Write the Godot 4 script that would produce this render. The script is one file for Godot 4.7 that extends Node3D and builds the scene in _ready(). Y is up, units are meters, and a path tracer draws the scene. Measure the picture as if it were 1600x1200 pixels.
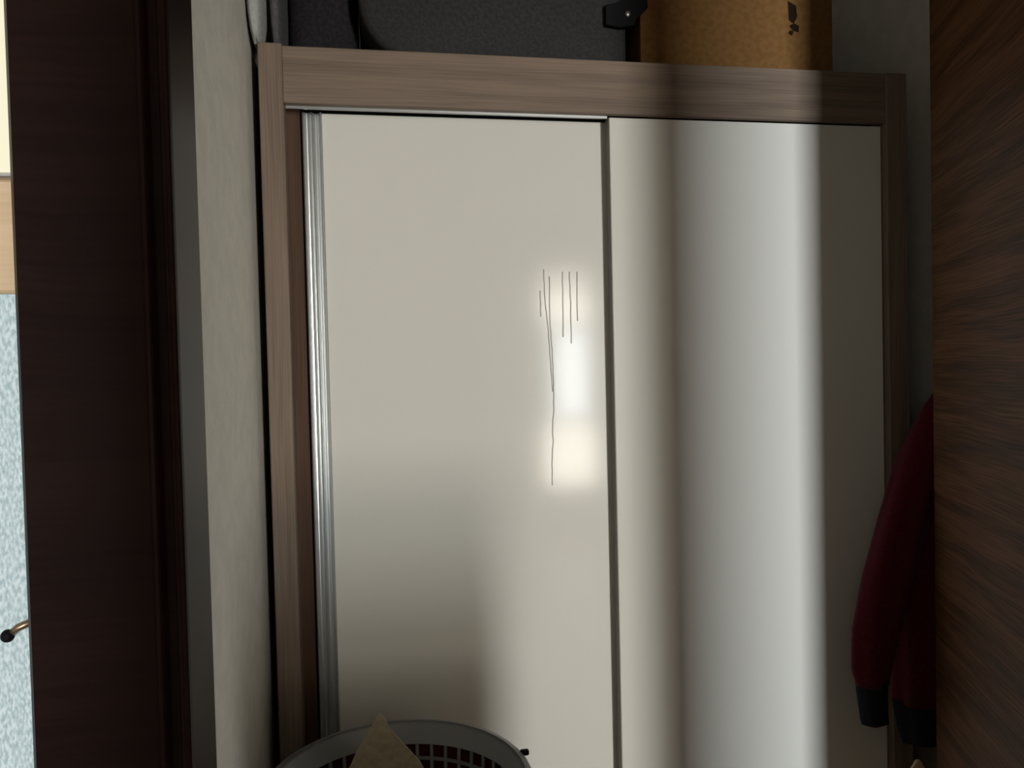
extends Node3D

var M := {}
var taken := {}


# ---------------------------------------------------------------- names and tags
func numbered(called: String) -> String:
	if not taken.has(called):
		taken[called] = 0
		return called
	taken[called] += 1
	return "%s_%03d" % [called, taken[called]]


func tag(o: Node3D, label: String, category: String, group := "", kind := "") -> Node3D:
	if label != "":
		o.set_meta("label", label)
	if category != "":
		o.set_meta("category", category)
	if group != "":
		o.set_meta("group", group)
	if kind != "":
		o.set_meta("kind", kind)
	return o


func thing(called: String, label: String, category: String, at := Vector3.ZERO) -> Node3D:
	var o := Node3D.new()
	o.name = numbered(called)
	add_child(o)
	o.position = at
	tag(o, label, category)
	return o


func setting(called: String, label: String, category: String) -> Node3D:
	var o := thing(called, label, category)
	o.set_meta("kind", "structure")
	return o


func put(called: String, mesh: Mesh, mat: Material, parent: Node) -> MeshInstance3D:
	var o := MeshInstance3D.new()
	o.name = called if parent != self else numbered(called)
	o.mesh = mesh
	o.material_override = mat
	o.cast_shadow = GeometryInstance3D.SHADOW_CASTING_SETTING_ON
	parent.add_child(o, true)
	return o


# ---------------------------------------------------------------- mesh helpers
func start() -> SurfaceTool:
	var st := SurfaceTool.new()
	st.begin(Mesh.PRIMITIVE_TRIANGLES)
	return st


func uv_of(p: Vector3, n: Vector3, grain: int) -> Vector2:
	var a := n.abs()
	var u: Vector2
	if a.z >= a.x and a.z >= a.y:
		u = Vector2(p.x, p.y)
		return Vector2(u.y, u.x) if grain == 1 else u
	if a.x >= a.y:
		u = Vector2(p.z, p.y)
		return Vector2(u.y, u.x) if grain == 1 else u
	return Vector2(p.x, p.z)


func tri(st: SurfaceTool, a: Vector3, b: Vector3, c: Vector3, n: Vector3, grain := 0) -> void:
	var pts := [a, b, c]
	if (b - a).cross(c - a).dot(n) > 0.0:
		pts = [a, c, b]
	for p: Vector3 in pts:
		st.set_uv(uv_of(p, n, grain))
		st.add_vertex(p)


func quad(st: SurfaceTool, a: Vector3, b: Vector3, c: Vector3, d: Vector3, n: Vector3, grain := 0) -> void:
	tri(st, a, b, c, n, grain)
	tri(st, a, c, d, n, grain)


# a chamfered box; grain 0 runs along x (or z on end faces), 1 runs along y
func add_box(st: SurfaceTool, lo: Vector3, hi: Vector3, bevel := 0.0, grain := 0) -> void:
	st.set_smooth_group(-1)
	var c := (lo + hi) * 0.5
	var h := (hi - lo) * 0.5
	var b := minf(bevel, minf(h.x, minf(h.y, h.z)) * 0.9)
	var P := func(sx: float, sy: float, sz: float, axis: int) -> Vector3:
		var k := Vector3(h.x - b, h.y - b, h.z - b)
		k[axis] = h[axis]
		return c + Vector3(sx * k.x, sy * k.y, sz * k.z)
	for s: float in [-1.0, 1.0]:
		quad(st, P.call(s, -1, -1, 0), P.call(s, 1, -1, 0), P.call(s, 1, 1, 0), P.call(s, -1, 1, 0), Vector3(s, 0, 0), grain)
		quad(st, P.call(-1, s, -1, 1), P.call(1, s, -1, 1), P.call(1, s, 1, 1), P.call(-1, s, 1, 1), Vector3(0, s, 0), grain)
		quad(st, P.call(-1, -1, s, 2), P.call(1, -1, s, 2), P.call(1, 1, s, 2), P.call(-1, 1, s, 2), Vector3(0, 0, s), grain)
	if b <= 0.0:
		return
	for s: float in [-1.0, 1.0]:
		for t: float in [-1.0, 1.0]:
			quad(st, P.call(s, t, -1, 0), P.call(s, t, 1, 0), P.call(s, t, 1, 1), P.call(s, t, -1, 1), Vector3(s, t * 0.99, 0), grain)
			quad(st, P.call(s, -1, t, 0), P.call(s, 1, t, 0), P.call(s, 1, t, 2), P.call(s, -1, t, 2), Vector3(s * 0.99, 0, t), grain)
			quad(st, P.call(-1, s, t, 1), P.call(1, s, t, 1), P.call(1, s, t, 2), P.call(-1, s, t, 2), Vector3(0, s * 0.99, t), grain)
			for w: float in [-1.0, 1.0]:
				tri(st, P.call(s, t, w, 0), P.call(s, t, w, 1), P.call(s, t, w, 2), Vector3(s, t, w), grain)


func box(lo: Vector3, hi: Vector3, bevel := 0.0, grain := 0) -> ArrayMesh:
	var st := start()
	add_box(st, lo, hi, bevel, grain)
	st.generate_normals()
	return st.commit()


# a closed outline in x, z (given in order) pushed up from y0 to y1
func post_profile(pts: PackedVector2Array, y0: float, y1: float, grain := 1) -> ArrayMesh:
	var st := start()
	st.set_smooth_group(-1)
	var n := pts.size()
	var ccw := not Geometry2D.is_polygon_clockwise(pts)
	for i in n:
		var a := pts[i]
		var b := pts[(i + 1) % n]
		var e := b - a
		var o := Vector2(e.y, -e.x) if ccw else Vector2(-e.y, e.x)
		quad(st, Vector3(a.x, y0, a.y), Vector3(b.x, y0, b.y), Vector3(b.x, y1, b.y), Vector3(a.x, y1, a.y), Vector3(o.x, 0, o.y), grain)
	var ids := Geometry2D.triangulate_polygon(pts)
	for k in range(0, ids.size(), 3):
		for y: float in [y0, y1]:
			var q := []
			for j in 3:
				q.append(Vector3(pts[ids[k + j]].x, y, pts[ids[k + j]].y))
			tri(st, q[0], q[1], q[2], Vector3(0, 1 if y == y1 else -1, 0), grain)
	st.generate_normals()
	return st.commit()


# a closed outline in x, y pushed from z0 to z1
func plate(pts: PackedVector2Array, z0: float, z1: float) -> ArrayMesh:
	var st := start()
	st.set_smooth_group(-1)
	var n := pts.size()
	var ccw := not Geometry2D.is_polygon_clockwise(pts)
	for i in n:
		var a := pts[i]
		var b := pts[(i + 1) % n]
		var e := b - a
		var o := Vector2(e.y, -e.x) if ccw else Vector2(-e.y, e.x)
		quad(st, Vector3(a.x, a.y, z0), Vector3(b.x, b.y, z0), Vector3(b.x, b.y, z1), Vector3(a.x, a.y, z1), Vector3(o.x, o.y, 0))
	var ids := Geometry2D.triangulate_polygon(pts)
	for k in range(0, ids.size(), 3):
		for z: float in [z0, z1]:
			var q := []
			for j in 3:
				q.append(Vector3(pts[ids[k + j]].x, pts[ids[k + j]].y, z))
			tri(st, q[0], q[1], q[2], Vector3(0, 0, 1 if z == z1 else -1))
	st.generate_normals()
	return st.commit()


# rings of points, joined into a smooth skin with closed ends
func skin(rings: Array, closed_ends := true) -> ArrayMesh:
	var st := start()
	st.set_smooth_group(0)
	var n: int = rings[0].size()
	for i in rings.size() - 1:
		var mid := Vector3.ZERO
		for p: Vector3 in rings[i]:
			mid += p
		for p: Vector3 in rings[i + 1]:
			mid += p
		mid /= 2.0 * n
		for k in n:
			var a: Vector3 = rings[i][k]
			var b: Vector3 = rings[i][(k + 1) % n]
			var c: Vector3 = rings[i + 1][(k + 1) % n]
			var d: Vector3 = rings[i + 1][k]
			quad(st, a, b, c, d, (a + b + c + d) * 0.25 - mid)
	if closed_ends:
		for e: int in [0, rings.size() - 1]:
			var other: int = 1 if e == 0 else rings.size() - 2
			var c := Vector3.ZERO
			var c2 := Vector3.ZERO
			for k in n:
				c += rings[e][k]
				c2 += rings[other][k]
			c /= n
			c2 /= n
			for k in n:
				tri(st, c, rings[e][k], rings[e][(k + 1) % n], c - c2)
	st.generate_normals()
	return st.commit()


func tube(path: Array, radius: float, sides := 8) -> ArrayMesh:
	var rings := []
	for i in path.size():
		var d: Vector3 = (path[mini(i + 1, path.size() - 1)] - path[maxi(i - 1, 0)]).normalized()
		var s := d.cross(Vector3(0.31, 0.17, 0.93)).normalized()
		var t := d.cross(s)
		var ring := []
		for k in sides:
			var w := TAU * k / sides
			ring.append(path[i] + (s * cos(w) + t * sin(w)) * radius)
		rings.append(ring)
	return skin(rings)


# a pillow shape: a super-ellipsoid with creases
func pillow(c: Vector3, r: Vector3, e: float, bumps: float, rng_seed: int) -> ArrayMesh:
	var noise := FastNoiseLite.new()
	noise.seed = rng_seed
	noise.frequency = 5.0
	var rings := []
	var P := func(x: float) -> float: return signf(x) * pow(absf(x), e)
	for i in 25:
		var v := lerpf(-PI / 2 + 0.02, PI / 2 - 0.02, i / 24.0)
		var ring := []
		for k in 36:
			var u := TAU * k / 36.0
			var p := Vector3(P.call(cos(v)) * P.call(cos(u)), P.call(sin(v)), P.call(cos(v)) * P.call(sin(u)))
			p *= 1.0 + bumps * noise.get_noise_3dv(p * 0.6)
			ring.append(c + p * r)
		rings.append(ring)
	return skin(rings)


# ---------------------------------------------------------------- materials
func plain(color: Color, rough := 0.8, spec := 0.4) -> StandardMaterial3D:
	var m := StandardMaterial3D.new()
	m.albedo_color = color.linear_to_srgb()
	m.roughness = rough
	m.metallic_specular = spec
	return m


func wood_texture(rng_seed: int, dark: Color, light: Color, stretch: float, fine: float) -> ImageTexture:
	var w := 512
	var im := Image.create(w, w, false, Image.FORMAT_RGB8)
	var a := FastNoiseLite.new()
	a.seed = rng_seed
	a.frequency = 0.01
	a.fractal_octaves = 4
	var b := FastNoiseLite.new()
	b.seed = rng_seed + 7
	b.frequency = 0.03
	b.fractal_octaves = 2
	for y in w:
		for x in w:
			var bend := 14.0 * a.get_noise_2d(x * 0.45, y * 0.5)
			var broad := a.get_noise_2d(x / stretch + 90.0, (y + bend) * 1.9)
			var pore := b.get_noise_2d(x / (stretch * 0.8), (y + bend * 0.4) * 9.0)
			var t := clampf(0.5 + 0.55 * broad + fine * pore, 0.0, 1.0)
			im.set_pixel(x, y, dark.lerp(light, t).linear_to_srgb())
	return ImageTexture.create_from_image(im)


func wood(tex: Texture2D, along: float, across: float, rough: float, spec := 0.4, shift := 0.0) -> StandardMaterial3D:
	var m := StandardMaterial3D.new()
	m.albedo_texture = tex
	m.roughness = rough
	m.metallic_specular = spec
	m.uv1_scale = Vector3(along, across, 1)
	m.uv1_offset = Vector3(shift, 0, 0)
	return m


func noise_map(freq: float, rng_seed: int, normal: bool, strength := 1.0, ramp: Gradient = null) -> NoiseTexture2D:
	var t := NoiseTexture2D.new()
	var n := FastNoiseLite.new()
	n.seed = rng_seed
	n.frequency = freq
	n.fractal_octaves = 4
	t.noise = n
	t.width = 512
	t.height = 512
	t.seamless = true
	t.as_normal_map = normal
	t.bump_strength = strength
	if ramp:
		t.color_ramp = ramp
	return t


func two_tone(a: Color, b: Color) -> Gradient:
	var g := Gradient.new()
	g.set_color(0, a.linear_to_srgb())
	g.set_color(1, b.linear_to_srgb())
	g.set_offset(0, 0.25)
	g.set_offset(1, 0.75)
	return g


func mottled(a: Color, b: Color, scale: float, rough: float, rng_seed: int, spec := 0.4, bump := 0.0) -> StandardMaterial3D:
	var m := StandardMaterial3D.new()
	m.albedo_texture = noise_map(0.02, rng_seed, false, 1.0, two_tone(a, b))
	m.uv1_triplanar = true
	m.uv1_scale = Vector3.ONE * scale
	m.roughness = rough
	m.metallic_specular = spec
	if bump > 0.0:
		m.normal_enabled = true
		m.normal_texture = noise_map(0.06, rng_seed + 3, true, 3.0)
		m.normal_scale = bump
	return m


func glow(color: Color, energy: float) -> StandardMaterial3D:
	var m := plain(Color(0.12, 0.12, 0.12), 0.3)
	m.emission_enabled = true
	m.emission = color.linear_to_srgb()
	m.emission_energy_multiplier = energy
	return m


func panel_light(at: Vector3, size: Vector2, color: Color, radiance: float, toward_room := true) -> void:
	var l := AreaLight3D.new()
	l.name = numbered("window_daylight")
	l.area_size = size
	l.area_normalize_energy = true
	l.light_color = color.linear_to_srgb()
	l.light_energy = radiance * size.x * size.y / PI
	l.shadow_enabled = true
	l.area_range = 12.0
	l.position = at
	if not toward_room:
		l.rotation.y = PI
	add_child(l)


# ---------------------------------------------------------------- the scene
const FAR_Z := 4.90          # the hall's window wall
const DAY_WARM := Color(1.0, 0.945, 0.83)
const DAY_COOL := Color(0.93, 0.98, 1.0)


func _ready() -> void:
	var cam := Camera3D.new()
	cam.name = "camera"
	add_child(cam)
	cam.position = Vector3(0, 1.40, 1.55)
	cam.rotation_degrees = Vector3(-1.452, -9.864, -1.3505)
	cam.fov = 53.13
	cam.near = 0.02
	cam.current = true

	var we := WorldEnvironment.new()
	we.name = "environment"
	var env := Environment.new()
	env.background_mode = Environment.BG_COLOR
	env.background_color = Color(0.55, 0.62, 0.70)
	env.tonemap_mode = Environment.TONE_MAPPER_LINEAR
	env.tonemap_exposure = 1.0
	env.sdfgi_enabled = true
	env.ssao_enabled = true
	env.ssil_enabled = true
	we.environment = env
	add_child(we)

	# daylight through the hall's glazed door and its narrow window
	panel_light(Vector3(1.62, 2.125, FAR_Z - 0.03), Vector2(0.42, 0.15), DAY_WARM, 32.0)
	panel_light(Vector3(1.62, 1.885, FAR_Z - 0.03), Vector2(0.42, 0.27), DAY_WARM, 78.0)
	panel_light(Vector3(1.66, 1.31, FAR_Z - 0.03), Vector2(0.30, 0.76), DAY_COOL, 86.0)
	panel_light(Vector3(1.64, 0.60, FAR_Z - 0.03), Vector2(0.46, 0.54), DAY_WARM, 74.0)
	panel_light(Vector3(0.220, 1.30, FAR_Z - 0.03), Vector2(0.27, 1.60), DAY_COOL, 135.0)

	materials()
	structure()
	hall()
	wardrobe()
	on_top()
	basket()
	jacket()


func materials() -> void:
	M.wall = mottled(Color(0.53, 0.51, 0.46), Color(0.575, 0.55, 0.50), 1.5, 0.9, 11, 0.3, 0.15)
	M.hall_wall = mottled(Color(0.25, 0.23, 0.195), Color(0.29, 0.265, 0.225), 1.5, 0.9, 12, 0.3)
	M.ceiling = plain(Color(0.74, 0.72, 0.66), 0.95, 0.3)
	M.floor = wood(wood_texture(41, Color(0.10, 0.06, 0.035), Color(0.20, 0.13, 0.08), 9.0, 0.3), 1.0, 1.0, 0.45)
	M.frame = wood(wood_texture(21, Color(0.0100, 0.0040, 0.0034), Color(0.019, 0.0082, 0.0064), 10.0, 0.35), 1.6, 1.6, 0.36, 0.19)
	M.leaf = wood(wood_texture(22, Color(0.035, 0.014, 0.005), Color(0.155, 0.070, 0.031), 4.6, 0.6), 1.0, 2.2, 0.5, 0.3, 0.05)
	M.oak = wood(wood_texture(23, Color(0.140, 0.103, 0.078), Color(0.240, 0.178, 0.136), 2.4, 0.5), 0.45, 2.4, 0.55, 0.35, 0.085)
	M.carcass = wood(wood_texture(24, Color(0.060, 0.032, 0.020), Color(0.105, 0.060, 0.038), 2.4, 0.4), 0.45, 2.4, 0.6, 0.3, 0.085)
	M.black = plain(Color(0.006, 0.006, 0.007), 0.6, 0.22)
	M.edge = plain(Color(0.16, 0.15, 0.13), 0.5)
	M.wall_pale = mottled(Color(0.74, 0.72, 0.66), Color(0.80, 0.78, 0.72), 1.5, 0.9, 13, 0.3, 0.15)
	var d := plain(Color(0.69, 0.677, 0.63), 0.11, 0.228)
	d.normal_enabled = true
	d.normal_texture = noise_map(0.03, 31, true, 1.0)
	d.normal_scale = 0.08
	d.uv1_triplanar = true
	d.uv1_scale = Vector3.ONE * 9.0
	M.panel = d
	M.drip = plain(Color(0.42, 0.40, 0.37), 0.35, 0.25)
	var a := plain(Color(0.62, 0.64, 0.64), 0.32)
	a.metallic = 0.85
	M.aluminium = a
	M.suitcase = mottled(Color(0.022, 0.022, 0.024), Color(0.034, 0.034, 0.036), 9.0, 0.75, 51, 0.35, 0.4)
	M.bag = mottled(Color(0.012, 0.011, 0.014), Color(0.022, 0.020, 0.024), 8.0, 0.85, 52, 0.3, 0.5)
	M.grey_cloth = mottled(Color(0.075, 0.070, 0.075), Color(0.11, 0.10, 0.11), 8.0, 0.9, 53, 0.3, 0.4)
	M.pale_cloth = mottled(Color(0.33, 0.34, 0.33), Color(0.42, 0.43, 0.41), 8.0, 0.9, 54, 0.3, 0.4)
	M.carton = mottled(Color(0.175, 0.088, 0.028), Color(0.21, 0.108, 0.038), 5.0, 0.9, 55, 0.25, 0.1)
	M.card = mottled(Color(0.33, 0.27, 0.18), Color(0.40, 0.335, 0.225), 5.0, 0.9, 56, 0.25, 0.1)
	M.tape = plain(Color(0.022, 0.013, 0.008), 0.9, 0.15)
	M.plastic = plain(Color(0.25, 0.25, 0.255), 0.38, 0.5)
	M.maroon = mottled(Color(0.045, 0.010, 0.010), Color(0.070, 0.016, 0.015), 9.0, 0.95, 57, 0.25)
	var r := mottled(Color(0.055, 0.003, 0.008), Color(0.085, 0.005, 0.012), 10.0, 0.9, 58, 0.25, 0.4)
	r.rim_enabled = true
	r.rim = 0.1
	M.red = r
	M.navy = mottled(Color(0.009, 0.010, 0.017), Color(0.015, 0.016, 0.026), 10.0, 0.9, 59, 0.25, 0.4)
	M.tan = wood(wood_texture(25, Color(0.60, 0.42, 0.25), Color(0.75, 0.54, 0.35), 10.0, 0.3), 2.0, 2.0, 0.6)
	M.brass = plain(Color(0.30, 0.21, 0.13), 0.3)
	M.brass.metallic = 0.8
	M.steel = plain(Color(0.55, 0.55, 0.55), 0.3)
	M.steel.metallic = 0.9
	M.white_paint = plain(Color(0.62, 0.60, 0.55), 0.5)
	M.hall_wood = wood(wood_texture(26, Color(0.05, 0.030, 0.020), Color(0.10, 0.062, 0.042), 10.0, 0.3), 1.5, 1.5, 0.6, 0.3)
	M.seat_cloth = mottled(Color(0.05, 0.045, 0.04), Color(0.08, 0.07, 0.06), 8.0, 0.95, 60, 0.3)


func structure() -> void:
	var T := 0.12
	var o: Node3D
	o = put("floor", box(Vector3(-1.2, -0.1, -0.75), Vector3(2.6, 0.0, 5.1)), M.floor, self)
	tag(o, "dark wooden floor below the wardrobe and the hall", "floor", "", "structure")
	o = put("ceiling", box(Vector3(-0.36, 2.62, -0.75), Vector3(1.42, 2.72, 0.97)), M.ceiling, self)
	tag(o, "plain off-white ceiling over the wardrobe room", "ceiling", "", "structure")
	o = put("ceiling_hall", box(Vector3(-1.2, 2.62, 0.97), Vector3(2.6, 2.72, 5.1)), M.hall_wall, self)
	tag(o, "taupe ceiling over the hall", "ceiling", "", "structure")
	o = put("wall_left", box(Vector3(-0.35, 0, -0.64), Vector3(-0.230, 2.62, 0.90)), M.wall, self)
	tag(o, "bare cream wall between the dark door frame and the wardrobe", "wall", "", "structure")
	o = put("wall_back", box(Vector3(-0.35, 0, -0.76), Vector3(1.42, 2.62, -0.64)), M.wall_pale, self)
	tag(o, "cream wall behind the wardrobe", "wall", "", "structure")
	o = put("wall_right", box(Vector3(1.30, 0, -0.64), Vector3(1.42, 2.62, 0.90)), M.wall_pale, self)
	tag(o, "shadowed cream wall beside the red jacket and cardboard box", "wall", "", "structure")
	# the wall with the doorway
	var w := setting("wall_front", "taupe wall around the dark wooden doorway", "wall")
	put("wall_face", box(Vector3(0.895, 0, 0.90), Vector3(2.42, 2.62, 1.04)), M.hall_wall, w)
	put("wall_face", box(Vector3(-1.1, 2.36, 0.90), Vector3(0.895, 2.62, 1.04)), M.hall_wall, w)
	put("wall_face", box(Vector3(-1.1, 0, 0.90), Vector3(-0.95, 2.36, 1.04)), M.hall_wall, w)

	# the dark door frame: moulded jamb on one side, plain on the hinge side, head across
	var f := setting("trim_1", "dark brown moulded wooden door frame beside the bare wall", "door frame")
	var left := PackedVector2Array([
		Vector2(-0.208, 1.056), Vector2(-0.205, 1.060), Vector2(-0.1365, 1.060), Vector2(-0.1360, 1.0618), Vector2(-0.1350, 1.0628), Vector2(-0.1340, 1.0630), Vector2(-0.1330, 1.0625), Vector2(-0.1322, 1.0612), Vector2(-0.1318, 1.0590),
		Vector2(-0.1305, 1.0545), Vector2(-0.1250, 1.0545), Vector2(-0.1240, 1.0600), Vector2(-0.1230, 1.0615), Vector2(-0.1218, 1.0622), Vector2(-0.1204, 1.0620), Vector2(-0.1192, 1.0610), Vector2(-0.1184, 1.0592), Vector2(-0.1180, 1.056),
		Vector2(-0.1180, 0.994), Vector2(-0.152, 0.994), Vector2(-0.152, 0.895), Vector2(-0.1955, 0.895), Vector2(-0.1955, 1.0), Vector2(-0.208, 1.0)])
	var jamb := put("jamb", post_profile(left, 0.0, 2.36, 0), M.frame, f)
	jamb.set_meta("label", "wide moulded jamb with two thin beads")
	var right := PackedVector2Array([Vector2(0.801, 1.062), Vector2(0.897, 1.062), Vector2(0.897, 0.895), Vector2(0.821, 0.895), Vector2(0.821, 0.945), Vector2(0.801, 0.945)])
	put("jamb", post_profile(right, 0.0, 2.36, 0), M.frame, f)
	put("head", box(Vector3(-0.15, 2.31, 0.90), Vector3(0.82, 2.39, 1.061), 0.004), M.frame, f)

	# the open door leaf: hinged at the right jamb, its free edge near the wardrobe
	var hinge := Vector3(0.815, 0, 0.885)
	var tip := Vector3(1.101, 0, 0.17)
	var along := (tip - hinge).normalized()
	var length := (tip - hinge).length()
	var leaf := setting("door_1", "open brown wooden door with horizontal grain in the shade", "door")
	leaf.position = hinge
	leaf.rotation.y = atan2(-along.z, along.x)
	# local x runs along the leaf; the face towards the hall camera is local z = 0
	put("panel", box(Vector3(0, 0.01, 0.0), Vector3(length, 2.305, 0.04), 0.0025, 0), M.leaf, leaf)
	var handle := put("handle", tube([Vector3(length - 0.06, 1.02, 0.04), Vector3(length - 0.06, 1.02, 0.085), Vector3(length - 0.075, 1.02, 0.093), Vector3(length - 0.17, 1.02, 0.093)], 0.008), M.steel, leaf)
	handle.set_meta("label", "steel lever handle")
	for y: float in [0.25, 1.85]:
		put("hinge", box(Vector3(-0.012, y, 0.006), Vector3(0.004, y + 0.10, 0.03), 0.002), M.steel, leaf)

	# the neighbouring glazed door, seen as a bright sliver
	var g := setting("door_2", "bright frosted-glass door with tan rail beyond the dark frame", "door")
	put("rail", box(Vector3(-0.93, 1.455, 0.965), Vector3(-0.206, 1.530, 0.992), 0.002), M.tan, g)
	put("rail", box(Vector3(-0.93, 0.0, 0.965), Vector3(-0.206, 0.25, 0.992), 0.002), M.tan, g)
	put("rail", box(Vector3(-0.93, 2.02, 0.965), Vector3(-0.206, 2.36, 0.992), 0.002), M.tan, g)
	put("stile", box(Vector3(-0.95, 0.0, 0.965), Vector3(-0.85, 2.36, 0.993), 0.002, 1), M.tan, g)
	put("glazing_bead", box(Vector3(-0.85, 1.530, 0.975), Vector3(-0.206, 1.5335, 0.996), 0.001), M.steel, g)
	var cool := glow(Color(1, 1, 1), 0.62)
	cool.emission_texture = noise_map(0.05, 71, false, 1.0, two_tone(Color(0.40, 0.55, 0.58), Color(0.84, 0.98, 0.98)))
	cool.emission_operator = BaseMaterial3D.EMISSION_OP_MULTIPLY
	cool.uv1_triplanar = true
	cool.uv1_scale = Vector3(14, 6, 14)
	var pane := put("window_pane", box(Vector3(-0.86, 0.24, 0.972), Vector3(-0.206, 1.457, 0.984)), cool, g)
	pane.set_meta("label", "pale blue frosted pane")
	pane = put("window_pane", box(Vector3(-0.86, 1.532, 0.972), Vector3(-0.206, 2.03, 0.984)), glow(Color(1.0, 0.93, 0.66), 0.85), g)
	pane.set_meta("label", "cream upper pane")
	var lever := put("handle", tube([Vector3(-0.222, 1.240, 0.98), Vector3(-0.224, 1.240, 1.0), Vector3(-0.236, 1.236, 1.004), Vector3(-0.2395, 1.233, 1.004)], 0.0026), M.brass, g)
	lever.set_meta("label", "small brass handle with a dark round end")
	put("knob", pillow(Vector3(-0.2425, 1.231, 1.004), Vector3(0.0042, 0.0042, 0.0042), 1.0, 0.0, 1), M.black, lever)


func hall() -> void:
	var o: Node3D
	o = put("wall_hall_left", box(Vector3(-1.20, 0, 0.78), Vector3(-1.08, 2.62, 5.1)), M.hall_wall, self)
	tag(o, "taupe hall wall on the glazed door's side", "wall", "", "structure")
	o = put("wall_hall_right", box(Vector3(2.42, 0, 0.90), Vector3(2.54, 2.62, 5.1)), M.hall_wall, self)
	tag(o, "taupe hall wall on the open door's side", "wall", "", "structure")
	o = put("wall_hall_far", box(Vector3(-1.10, 0, FAR_Z), Vector3(2.44, 2.62, 5.1)), M.hall_wall, self)
	tag(o, "taupe hall wall holding the daylight windows", "wall", "", "structure")
	o = put("wall_side_room", box(Vector3(-1.1, 0, 0.78), Vector3(-0.34, 2.62, 0.90)), M.hall_wall, self)
	tag(o, "closed wall behind the frosted-glass door", "wall", "", "structure")

	var z0 := FAR_Z - 0.025
	var w := setting("window_1", "tall glazed balcony door whose daylight shows on the wardrobe", "window")
	for a: Array in [
		[1.30, 0.22, 1.99, 0.33], [1.30, 0.87, 1.99, 0.93], [1.30, 1.69, 1.99, 1.75], [1.30, 2.20, 1.99, 2.28], [1.41, 2.02, 1.83, 2.05],
		[1.30, 0.33, 1.41, 0.87], [1.87, 0.33, 1.99, 0.87], [1.30, 0.93, 1.51, 1.69], [1.81, 0.93, 1.99, 1.69], [1.30, 1.75, 1.41, 2.20], [1.83, 1.75, 1.99, 2.20]]:
		put("frame_bar", box(Vector3(a[0], a[1], FAR_Z - 0.05), Vector3(a[2], a[3], FAR_Z), 0.003), M.hall_wood, w)
	for a: Array in [[1.41, 2.05, 1.83, 2.20, DAY_WARM], [1.41, 1.75, 1.83, 2.02, DAY_WARM], [1.51, 0.93, 1.81, 1.69, DAY_COOL], [1.41, 0.33, 1.87, 0.87, DAY_WARM]]:
		put("window_pane", box(Vector3(a[0], a[1], z0), Vector3(a[2], a[3], FAR_Z)), glow(a[4], 2.0), w)
	w = setting("window_2", "tall narrow hall window behind the hall cupboard", "window")
	for a: Array in [[0.05, 0.45, 0.085, 2.15], [0.355, 0.45, 0.39, 2.15], [0.085, 0.45, 0.355, 0.50], [0.085, 2.10, 0.355, 2.15]]:
		put("frame_bar", box(Vector3(a[0], a[1], FAR_Z - 0.05), Vector3(a[2], a[3], FAR_Z), 0.003), M.white_paint, w)
	put("window_pane", box(Vector3(0.085, 0.50, z0), Vector3(0.355, 2.10, FAR_Z)), glow(DAY_COOL, 2.0), w)

	# a slim cupboard in the hall shades part of the narrow window's light
	var c := thing("hall_cupboard", "tall slim dark hall cupboard standing before the narrow window", "cupboard")
	put("body", box(Vector3(-0.06, 0.08, 2.22), Vector3(0.490, 2.45, 2.46), 0.004, 1), M.hall_wood, c)
	put("plinth", box(Vector3(-0.05, 0.0, 2.24), Vector3(0.480, 0.08, 2.44)), M.black, c)
	for y: float in [0.10, 1.18]:
		var door := put("door", box(Vector3(-0.052, y, 2.202), Vector3(0.482, y + 1.05, 2.22), 0.003, 1), M.hall_wood, c)
		put("knob", pillow(Vector3(0.0, y + 0.5, 2.19), Vector3(0.012, 0.012, 0.012), 1.0, 0.0, 2), M.steel, door)

	# an upholstered chair just outside the doorway shades the lower wardrobe
	var ch := thing("dining_chair", "high-backed upholstered chair just outside the doorway", "chair")
	put("backrest", box(Vector3(0.10, 0.52, 1.075), Vector3(0.570, 1.035, 1.125), 0.02), M.seat_cloth, ch)
	put("seat", box(Vector3(0.11, 0.42, 1.12), Vector3(0.556, 0.50, 1.53), 0.02), M.seat_cloth, ch)
	for x: float in [0.125, 0.50]:
		put("leg", box(Vector3(x, 0, 1.08), Vector3(x + 0.04, 0.53, 1.12), 0.003, 1), M.hall_wood, ch)
		put("leg", box(Vector3(x, 0, 1.47), Vector3(x + 0.04, 0.43, 1.51), 0.003, 1), M.hall_wood, ch)


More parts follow.
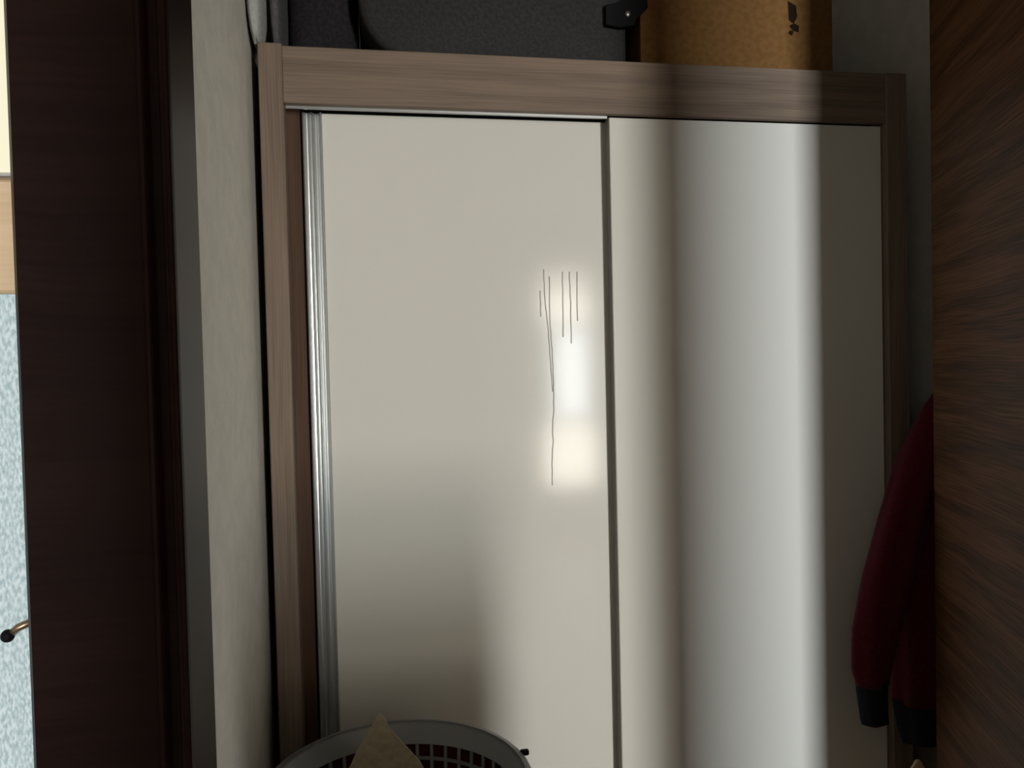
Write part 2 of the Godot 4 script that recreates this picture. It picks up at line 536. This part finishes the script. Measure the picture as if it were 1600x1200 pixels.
func wardrobe() -> void:
	var w := thing("sliding_wardrobe", "oak-framed wardrobe with two glossy cream sliding doors", "wardrobe")
	var o: MeshInstance3D
	# frame
	put("post", box(Vector3(-0.211, 0.0, -0.055), Vector3(-0.166, 2.030, 0.003), 0.002, 1), M.oak, w)
	put("post", box(Vector3(1.126, 0.0, -0.055), Vector3(1.177, 2.027, 0.003), 0.002, 1), M.oak, w)
	put("fascia", box(Vector3(-0.166, 1.9165, -0.016), Vector3(1.126, 2.026, 0.0), 0.001, 0), M.oak, w)
	put("plinth", box(Vector3(-0.166, 0.0, -0.05), Vector3(1.126, 0.07, -0.01), 0.002, 0), M.oak, w)
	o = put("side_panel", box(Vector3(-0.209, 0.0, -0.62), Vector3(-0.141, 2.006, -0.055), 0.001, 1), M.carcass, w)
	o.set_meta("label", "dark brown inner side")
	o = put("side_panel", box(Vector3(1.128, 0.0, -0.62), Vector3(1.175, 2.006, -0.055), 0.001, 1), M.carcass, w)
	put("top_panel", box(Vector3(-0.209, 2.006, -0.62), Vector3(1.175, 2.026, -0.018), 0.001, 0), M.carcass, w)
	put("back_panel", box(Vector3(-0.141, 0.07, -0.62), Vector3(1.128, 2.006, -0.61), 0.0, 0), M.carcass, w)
	put("brush_seal", box(Vector3(-0.141, 0.07, -0.067), Vector3(-0.1365, 1.93, -0.056)), M.black, w)
	# tracks
	var t := put("track", box(Vector3(-0.165, 1.9112, -0.0210), Vector3(0.489, 1.940, -0.0165), 0.0008), M.aluminium, w)
	t.set_meta("label", "bright metal strip of the sliding track")
	put("track", box(Vector3(-0.140, 0.07, -0.070), Vector3(1.126, 0.078, -0.018), 0.001), M.aluminium, w)
	put("track_cover", box(Vector3(-0.141, 1.88, -0.095), Vector3(1.128, 2.005, -0.075)), M.black, w)

	# the rear, left-hand door with its metal grip profile
	var a := put("sliding_door", box(Vector3(-0.0975, 0.082, -0.066), Vector3(0.545, 1.9135, -0.048), 0.0008), M.panel, w)
	a.set_meta("label", "glossy cream door streaked by drips, rear track")
	var zf := -0.046
	var prof := PackedVector2Array()
	prof.append(Vector2(-0.1365, -0.067))
	prof.append(Vector2(-0.1365, zf))
	prof.append(Vector2(-0.1345, zf + 0.004))
	for i in 9:      # first flute
		var k := i / 8.0
		prof.append(Vector2(lerpf(-0.1335, -0.1185, k), zf + 0.003 - 0.006 * sin(PI * k)))
	prof.append(Vector2(-0.1175, zf + 0.004))
	for i in 9:      # second, deeper flute
		var k := i / 8.0
		prof.append(Vector2(lerpf(-0.1165, -0.1015, k), zf + 0.003 - 0.010 * sin(PI * k)))
	for i in 6:      # bead next to the panel
		var k := PI * i / 5.0
		prof.append(Vector2(-0.0995 - 0.0022 * cos(k), zf + 0.003 + 0.0025 * sin(k)))
	prof.append(Vector2(-0.0975, -0.067))
	o = put("grip_profile", post_profile(prof, 0.082, 1.9135), M.aluminium, a)
	o.set_meta("label", "fluted aluminium grip")
	# dried runs on the panel
	var runs := [
		[Vector2(0.3515, 1.600), Vector2(0.353, 1.535), Vector2(0.359, 1.47), Vector2(0.3625, 1.40), Vector2(0.3655, 1.34)],
		[Vector2(0.364, 1.585), Vector2(0.3625, 1.50), Vector2(0.366, 1.43), Vector2(0.368, 1.36), Vector2(0.367, 1.30), Vector2(0.363, 1.262), Vector2(0.3645, 1.235), Vector2(0.361, 1.20), Vector2(0.360, 1.14)],
		[Vector2(0.343, 1.555), Vector2(0.3435, 1.50)],
		[Vector2(0.3925, 1.595), Vector2(0.392, 1.52), Vector2(0.391, 1.456)],
		[Vector2(0.4075, 1.595), Vector2(0.409, 1.53), Vector2(0.4085, 1.442)],
		[Vector2(0.4240, 1.595), Vector2(0.4235, 1.490)]]
	for run: Array in runs:
		var path := []
		for i in run.size() - 1:
			for k in 4:
				var p: Vector2 = run[i].lerp(run[i + 1], k / 4.0)
				path.append(Vector3(p.x + 0.0005 * sin(p.y * 190.0), p.y, -0.0484))
		path.append(Vector3(run[-1].x, run[-1].y, -0.0484))
		put("drip", tube(path, 0.0013, 6), M.drip, a)

	# the front, right-hand door
	var b := put("sliding_door", box(Vector3(0.4925, 0.082, -0.036), Vector3(1.1235, 1.9135, -0.014), 0.0012), M.panel, w)
	b.set_meta("label", "glossy cream door half in shade, front track")
	put("edge_profile", box(Vector3(0.4905, 0.082, -0.038), Vector3(0.4925, 1.9135, -0.0145), 0.0006), M.edge, b)


func rounded_slab(lo: Vector3, hi: Vector3, radii: Array, edge: float) -> ArrayMesh:
	var outline := func(inset: float) -> Array:
		var pts := []
		for c in 4:
			var rr := maxf(radii[c] - inset, 0.004)
			var cx: float = (hi.x - inset - rr) if c in [0, 3] else (lo.x + inset + rr)
			var cy: float = (hi.y - inset - rr) if c in [0, 1] else (lo.y + inset + rr)
			for i in 9:
				var a := PI / 2 * (c + i / 8.0)
				pts.append(Vector2(cx + rr * cos(a), cy + rr * sin(a)))
		return pts
	var rings := []
	for s in [[edge, lo.z], [edge * 0.3, lo.z + edge * 0.3], [0.0, lo.z + edge], [0.0, hi.z - edge], [edge * 0.3, hi.z - edge * 0.3], [edge, hi.z]]:
		var ring := []
		for p: Vector2 in outline.call(s[0]):
			ring.append(Vector3(p.x, p.y, s[1]))
		rings.append(ring)
	return skin(rings)


func on_top() -> void:
	var o: Node3D
	# soft bags at the left end
	var p := thing("pale_bag", "pale grey soft bag bulging over the wardrobe's corner at the wall", "bag")
	put("body", pillow(Vector3(-0.2135, 2.212, -0.03), Vector3(0.0155, 0.180, 0.075), 0.7, 0.04, 5), M.pale_cloth, p)
	var q := thing("grey_cloth_bag", "narrow grey cloth bag between the pale bag and dark bag", "bag")
	put("body", pillow(Vector3(-0.1815, 2.203, -0.14), Vector3(0.0125, 0.170, 0.12), 0.6, 0.03, 6), M.grey_cloth, q)
	o = thing("travel_bag", "black soft travel bag on the wardrobe beside the suitcase", "bag")
	put("body", rounded_slab(Vector3(-0.166, 2.0265, -0.50), Vector3(-0.024, 2.42, -0.13), [0.035, 0.035, 0.03, 0.03], 0.03), M.bag, o)
	put("handle", tube([Vector3(-0.14, 2.41, -0.30), Vector3(-0.13, 2.46, -0.30), Vector3(-0.06, 2.46, -0.30), Vector3(-0.05, 2.41, -0.30)], 0.010), M.black, o)
	# suitcase
	var s := thing("suitcase", "charcoal suitcase with black latch lying on the wardrobe", "suitcase")
	put("shell", rounded_slab(Vector3(-0.020, 2.0265, -0.50), Vector3(0.550, 2.38, -0.055), [0.08, 0.08, 0.13, 0.012], 0.015), M.suitcase, s)
	var latch := put("latch", plate(PackedVector2Array([
		Vector2(0.498, 2.118), Vector2(0.498, 2.160), Vector2(0.522, 2.165), Vector2(0.540, 2.176), Vector2(0.590, 2.182), Vector2(0.592, 2.160),
		Vector2(0.566, 2.135), Vector2(0.560, 2.120), Vector2(0.530, 2.114)]), -0.056, -0.040), M.black, s)
	latch.set_meta("label", "black latch")
	put("rivet", pillow(Vector3(0.546, 2.142, -0.039), Vector3(0.0055, 0.0065, 0.004), 1.0, 0.0, 3), M.steel, latch)
	put("handle", tube([Vector3(0.15, 2.36, -0.28), Vector3(0.16, 2.40, -0.28), Vector3(0.36, 2.40, -0.28), Vector3(0.37, 2.36, -0.28)], 0.010), M.black, s)
	# carton
	var c := thing("cardboard_box", "brown cardboard box with torn tape on the wardrobe's dim end", "box", Vector3(0.815, 2.0265, -0.27))
	c.rotation.y = -0.03
	var lo := Vector3(-0.225, 0, -0.21)
	var hi := Vector3(0.225, 0.36, 0.21)
	put("wall", box(Vector3(lo.x, 0, hi.z - 0.005), Vector3(hi.x, hi.y, hi.z), 0.001), M.carton, c)
	put("wall", box(Vector3(lo.x, 0, lo.z), Vector3(hi.x, hi.y, lo.z + 0.005), 0.001), M.carton, c)
	put("wall", box(Vector3(lo.x, 0, lo.z + 0.005), Vector3(lo.x + 0.005, hi.y, hi.z - 0.005), 0.001), M.carton, c)
	put("wall", box(Vector3(hi.x - 0.005, 0, lo.z + 0.005), Vector3(hi.x, hi.y, hi.z - 0.005), 0.001), M.carton, c)
	put("flap", box(Vector3(lo.x, hi.y, lo.z), Vector3(hi.x, hi.y + 0.005, -0.002), 0.001), M.carton, c)
	put("flap", box(Vector3(lo.x, hi.y, 0.002), Vector3(hi.x, hi.y + 0.005, hi.z), 0.001), M.carton, c)
	put("bottom", box(Vector3(lo.x + 0.005, 0.0, lo.z + 0.005), Vector3(hi.x - 0.005, 0.005, hi.z - 0.005)), M.carton, c)
	var z := hi.z
	for m: Array in [
		[Vector2(0.118, 0.173), Vector2(0.137, 0.163), Vector2(0.140, 0.138), Vector2(0.131, 0.123), Vector2(0.120, 0.130)],
		[Vector2(0.132, 0.124), Vector2(0.144, 0.118), Vector2(0.143, 0.104), Vector2(0.128, 0.108), Vector2(0.121, 0.118)],
		[Vector2(0.122, 0.108), Vector2(0.131, 0.106), Vector2(0.127, 0.096), Vector2(0.118, 0.101)]]:
		put("torn_tape", plate(PackedVector2Array(m), z, z + 0.0008), M.tape, c)


func basket() -> void:
	var b := thing("laundry_basket", "grey plastic laundry basket with square holes before the wardrobe", "basket", Vector3(0.012, 0, 0.312))
	var n := 46
	var top := 0.73
	var R := func(y: float) -> float: return lerpf(0.165, 0.205, y / top)
	# rim: a rolled lip over a plain collar
	var rim := []
	for s in [[0.0, -0.037], [0.001, -0.012], [0.012, -0.006], [0.0155, 0.0], [0.012, 0.004], [0.004, 0.005], [-0.003, 0.001], [-0.0035, -0.037]]:
		var ring := []
		for k in n:
			var a := TAU * k / n
			var rr: float = R.call(top) + s[0]
			ring.append(Vector3(cos(a) * rr, top + s[1], sin(a) * rr))
		rim.append(ring)
	rim.append(rim[0])
	put("rim", skin(rim, false), M.plastic, b)
	# lattice of upright ribs and rings
	var st := start()
	st.set_smooth_group(-1)
	for k in n:
		var a := TAU * k / n
		var out := Vector3(cos(a), 0, sin(a))
		var side := Vector3(-sin(a), 0, cos(a)) * 0.0029
		var r0: float = R.call(0.03)
		var r1: float = R.call(top - 0.036)
		var y0 := Vector3(0, 0.03, 0)
		var y1 := Vector3(0, top - 0.036, 0)
		for t: float in [0.0, -0.003]:
			quad(st, out * (r0 + t) - side + y0, out * (r0 + t) + side + y0, out * (r1 + t) + side + y1, out * (r1 + t) - side + y1, out if t == 0.0 else -out)
		for s: float in [-1.0, 1.0]:
			quad(st, out * r0 + side * s + y0, out * (r0 - 0.003) + side * s + y0, out * (r1 - 0.003) + side * s + y1, out * r1 + side * s + y1, side * s)
	for row in 25:
		var y := top - 0.0365 - 0.026 * (row + 1)
		var h := 0.0026 if row % 5 != 4 else 0.008
		for k in n:
			var a0 := TAU * k / n
			var a1 := TAU * (k + 1) / n
			for t: float in [0.0002, -0.0032]:
				var rr: float = R.call(y) + t
				var u := Vector3(cos(a0) * rr, y - h, sin(a0) * rr)
				var v := Vector3(cos(a1) * rr, y - h, sin(a1) * rr)
				quad(st, u, v, v + Vector3(0, 2 * h, 0), u + Vector3(0, 2 * h, 0), u * signf(t))
	st.generate_normals()
	put("lattice", st.commit(), M.plastic, b).set_meta("kind", "stuff")
	# base and cloth liner
	var base := []
	for s in [[0.0, 0.0], [0.165, 0.0], [0.168, 0.03], [0.0, 0.03]]:
		var ring := []
		for k in n:
			var a := TAU * k / n
			ring.append(Vector3(cos(a) * maxf(s[0], 0.0005), s[1], sin(a) * maxf(s[0], 0.0005)))
		base.append(ring)
	put("base", skin(base, false), M.plastic, b)
	var liner := []
	for i in 9:
		var y := lerpf(0.04, top - 0.03, i / 8.0)
		var ring := []
		for k in n:
			var a := TAU * k / n
			var rr: float = R.call(y) + 0.004 + 0.0015 * sin(a * 9.0 + i)
			ring.append(Vector3(cos(a) * rr, y, sin(a) * rr))
		liner.append(ring)
	put("liner", skin(liner, false), M.maroon, b).set_meta("label", "dark maroon cloth showing through the holes")
	var clip := put("handle_clip", box(Vector3(0.211, top - 0.003, -0.054), Vector3(0.226, top + 0.006, -0.044), 0.002), M.black, b)
	clip.set_meta("label", "small black clip on the rim")

	# cardboard sheet standing in the basket
	var c := thing("cardboard_sheet", "pale cardboard piece with a pointed corner sticking out of the basket", "cardboard", Vector3(-0.012, 0.035, 0.30))
	put("sheet", plate(PackedVector2Array([
		Vector2(-0.10, 0.0), Vector2(0.12, 0.0), Vector2(0.108, 0.62), Vector2(0.083, 0.676), Vector2(0.062, 0.72), Vector2(0.034, 0.755), Vector2(0.014, 0.780), Vector2(0.006, 0.800), Vector2(-0.002, 0.806),
		Vector2(-0.010, 0.792), Vector2(-0.040, 0.745), Vector2(-0.066, 0.690), Vector2(-0.085, 0.62)]), -0.002, 0.002), M.card, c)

	# another piece whose tip just shows below the jacket
	c = thing("cardboard_sheet", "tan cardboard tip showing just below the red jacket", "cardboard", Vector3(1.09, 0.0, 0.13))
	put("sheet", plate(PackedVector2Array([Vector2(-0.07, 0), Vector2(0.08, 0), Vector2(0.08, 0.42), Vector2(0.004, 0.553), Vector2(-0.004, 0.553), Vector2(-0.07, 0.46)]), -0.003, 0.003), M.tan, c)


func cloth_rings(stations: Array, folds: float, lobes: int, phase: float) -> Array:
	# each station: centre, half width across the fall, half thickness in z
	var rings := []
	var fine := []
	for i in stations.size() - 1:
		for k in 4:
			var t := k / 4.0
			var a: Array = stations[i]
			var b: Array = stations[i + 1]
			fine.append([a[0].lerp(b[0], t), lerpf(a[1], b[1], t), lerpf(a[2], b[2], t)])
	fine.append(stations[-1])
	for i in fine.size():
		var c: Vector3 = fine[i][0]
		var d: Vector3 = (fine[mini(i + 1, fine.size() - 1)][0] - fine[maxi(i - 1, 0)][0]).normalized()
		var across := d.cross(Vector3(0, 0, 1)).normalized()
		var deep := d.cross(across).normalized()
		var ring := []
		for k in 40:
			var a := TAU * k / 40.0
			var f := 1.0 + folds * sin(a * lobes + phase + 0.25 * i) + folds * 0.6 * sin(a * 3.0 - 0.33 * i + phase)
			ring.append(c + across * cos(a) * fine[i][1] * f + deep * sin(a) * fine[i][2] * f)
		rings.append(ring)
	return rings


func jacket() -> void:
	var h := thing("coat_hook", "steel wall hook holding the red jacket behind the open door", "hook")
	put("plate", box(Vector3(1.296, 1.40, 0.060), Vector3(1.300, 1.48, 0.084), 0.001), M.steel, h)
	put("peg", tube([Vector3(1.297, 1.43, 0.072), Vector3(1.245, 1.424, 0.072), Vector3(1.228, 1.430, 0.072), Vector3(1.224, 1.450, 0.072)], 0.005), M.steel, h)

	var j := thing("red_jacket", "dark red jacket with navy cuffs hanging beside the open door", "jacket")
	put("body", skin(cloth_rings([
		[Vector3(1.235, 1.41, 0.085), 0.018, 0.020], [Vector3(1.232, 1.35, 0.088), 0.030, 0.032], [Vector3(1.220, 1.24, 0.090), 0.055, 0.042], [Vector3(1.198, 1.10, 0.092), 0.075, 0.048],
		[Vector3(1.180, 0.95, 0.092), 0.085, 0.050], [Vector3(1.165, 0.80, 0.092), 0.090, 0.050], [Vector3(1.155, 0.655, 0.092), 0.088, 0.046]], 0.06, 7, 0.4)), M.red, j)
	put("hem", skin(cloth_rings([[Vector3(1.155, 0.665, 0.092), 0.086, 0.043], [Vector3(1.155, 0.60, 0.092), 0.080, 0.040], [Vector3(1.155, 0.575, 0.092), 0.074, 0.036]], 0.05, 7, 0.4)), M.navy, j).set_meta("label", "dark navy hem band")
	put("sleeve", skin(cloth_rings([
		[Vector3(1.215, 1.345, 0.095), 0.022, 0.024], [Vector3(1.175, 1.27, 0.100), 0.040, 0.036], [Vector3(1.122, 1.17, 0.105), 0.048, 0.042], [Vector3(1.078, 1.05, 0.108), 0.050, 0.042],
		[Vector3(1.037, 0.93, 0.110), 0.050, 0.040], [Vector3(1.010, 0.82, 0.110), 0.047, 0.038], [Vector3(0.998, 0.745, 0.110), 0.040, 0.034], [Vector3(0.999, 0.715, 0.110), 0.034, 0.030]], 0.05, 5, 1.3)), M.red, j)
	put("cuff", skin(cloth_rings([[Vector3(0.999, 0.725, 0.110), 0.033, 0.029], [Vector3(1.001, 0.67, 0.110), 0.030, 0.027], [Vector3(1.004, 0.635, 0.110), 0.029, 0.026]], 0.04, 6, 0.0)), M.navy, j).set_meta("label", "dark navy cuff")
	put("collar", tube([Vector3(1.215, 1.385, 0.075), Vector3(1.225, 1.405, 0.098), Vector3(1.245, 1.408, 0.098), Vector3(1.256, 1.385, 0.075)], 0.010), M.navy, j)
	put("hanging_loop", tube([Vector3(1.236, 1.40, 0.066), Vector3(1.234, 1.436, 0.072), Vector3(1.236, 1.40, 0.080)], 0.0018), M.navy, j)
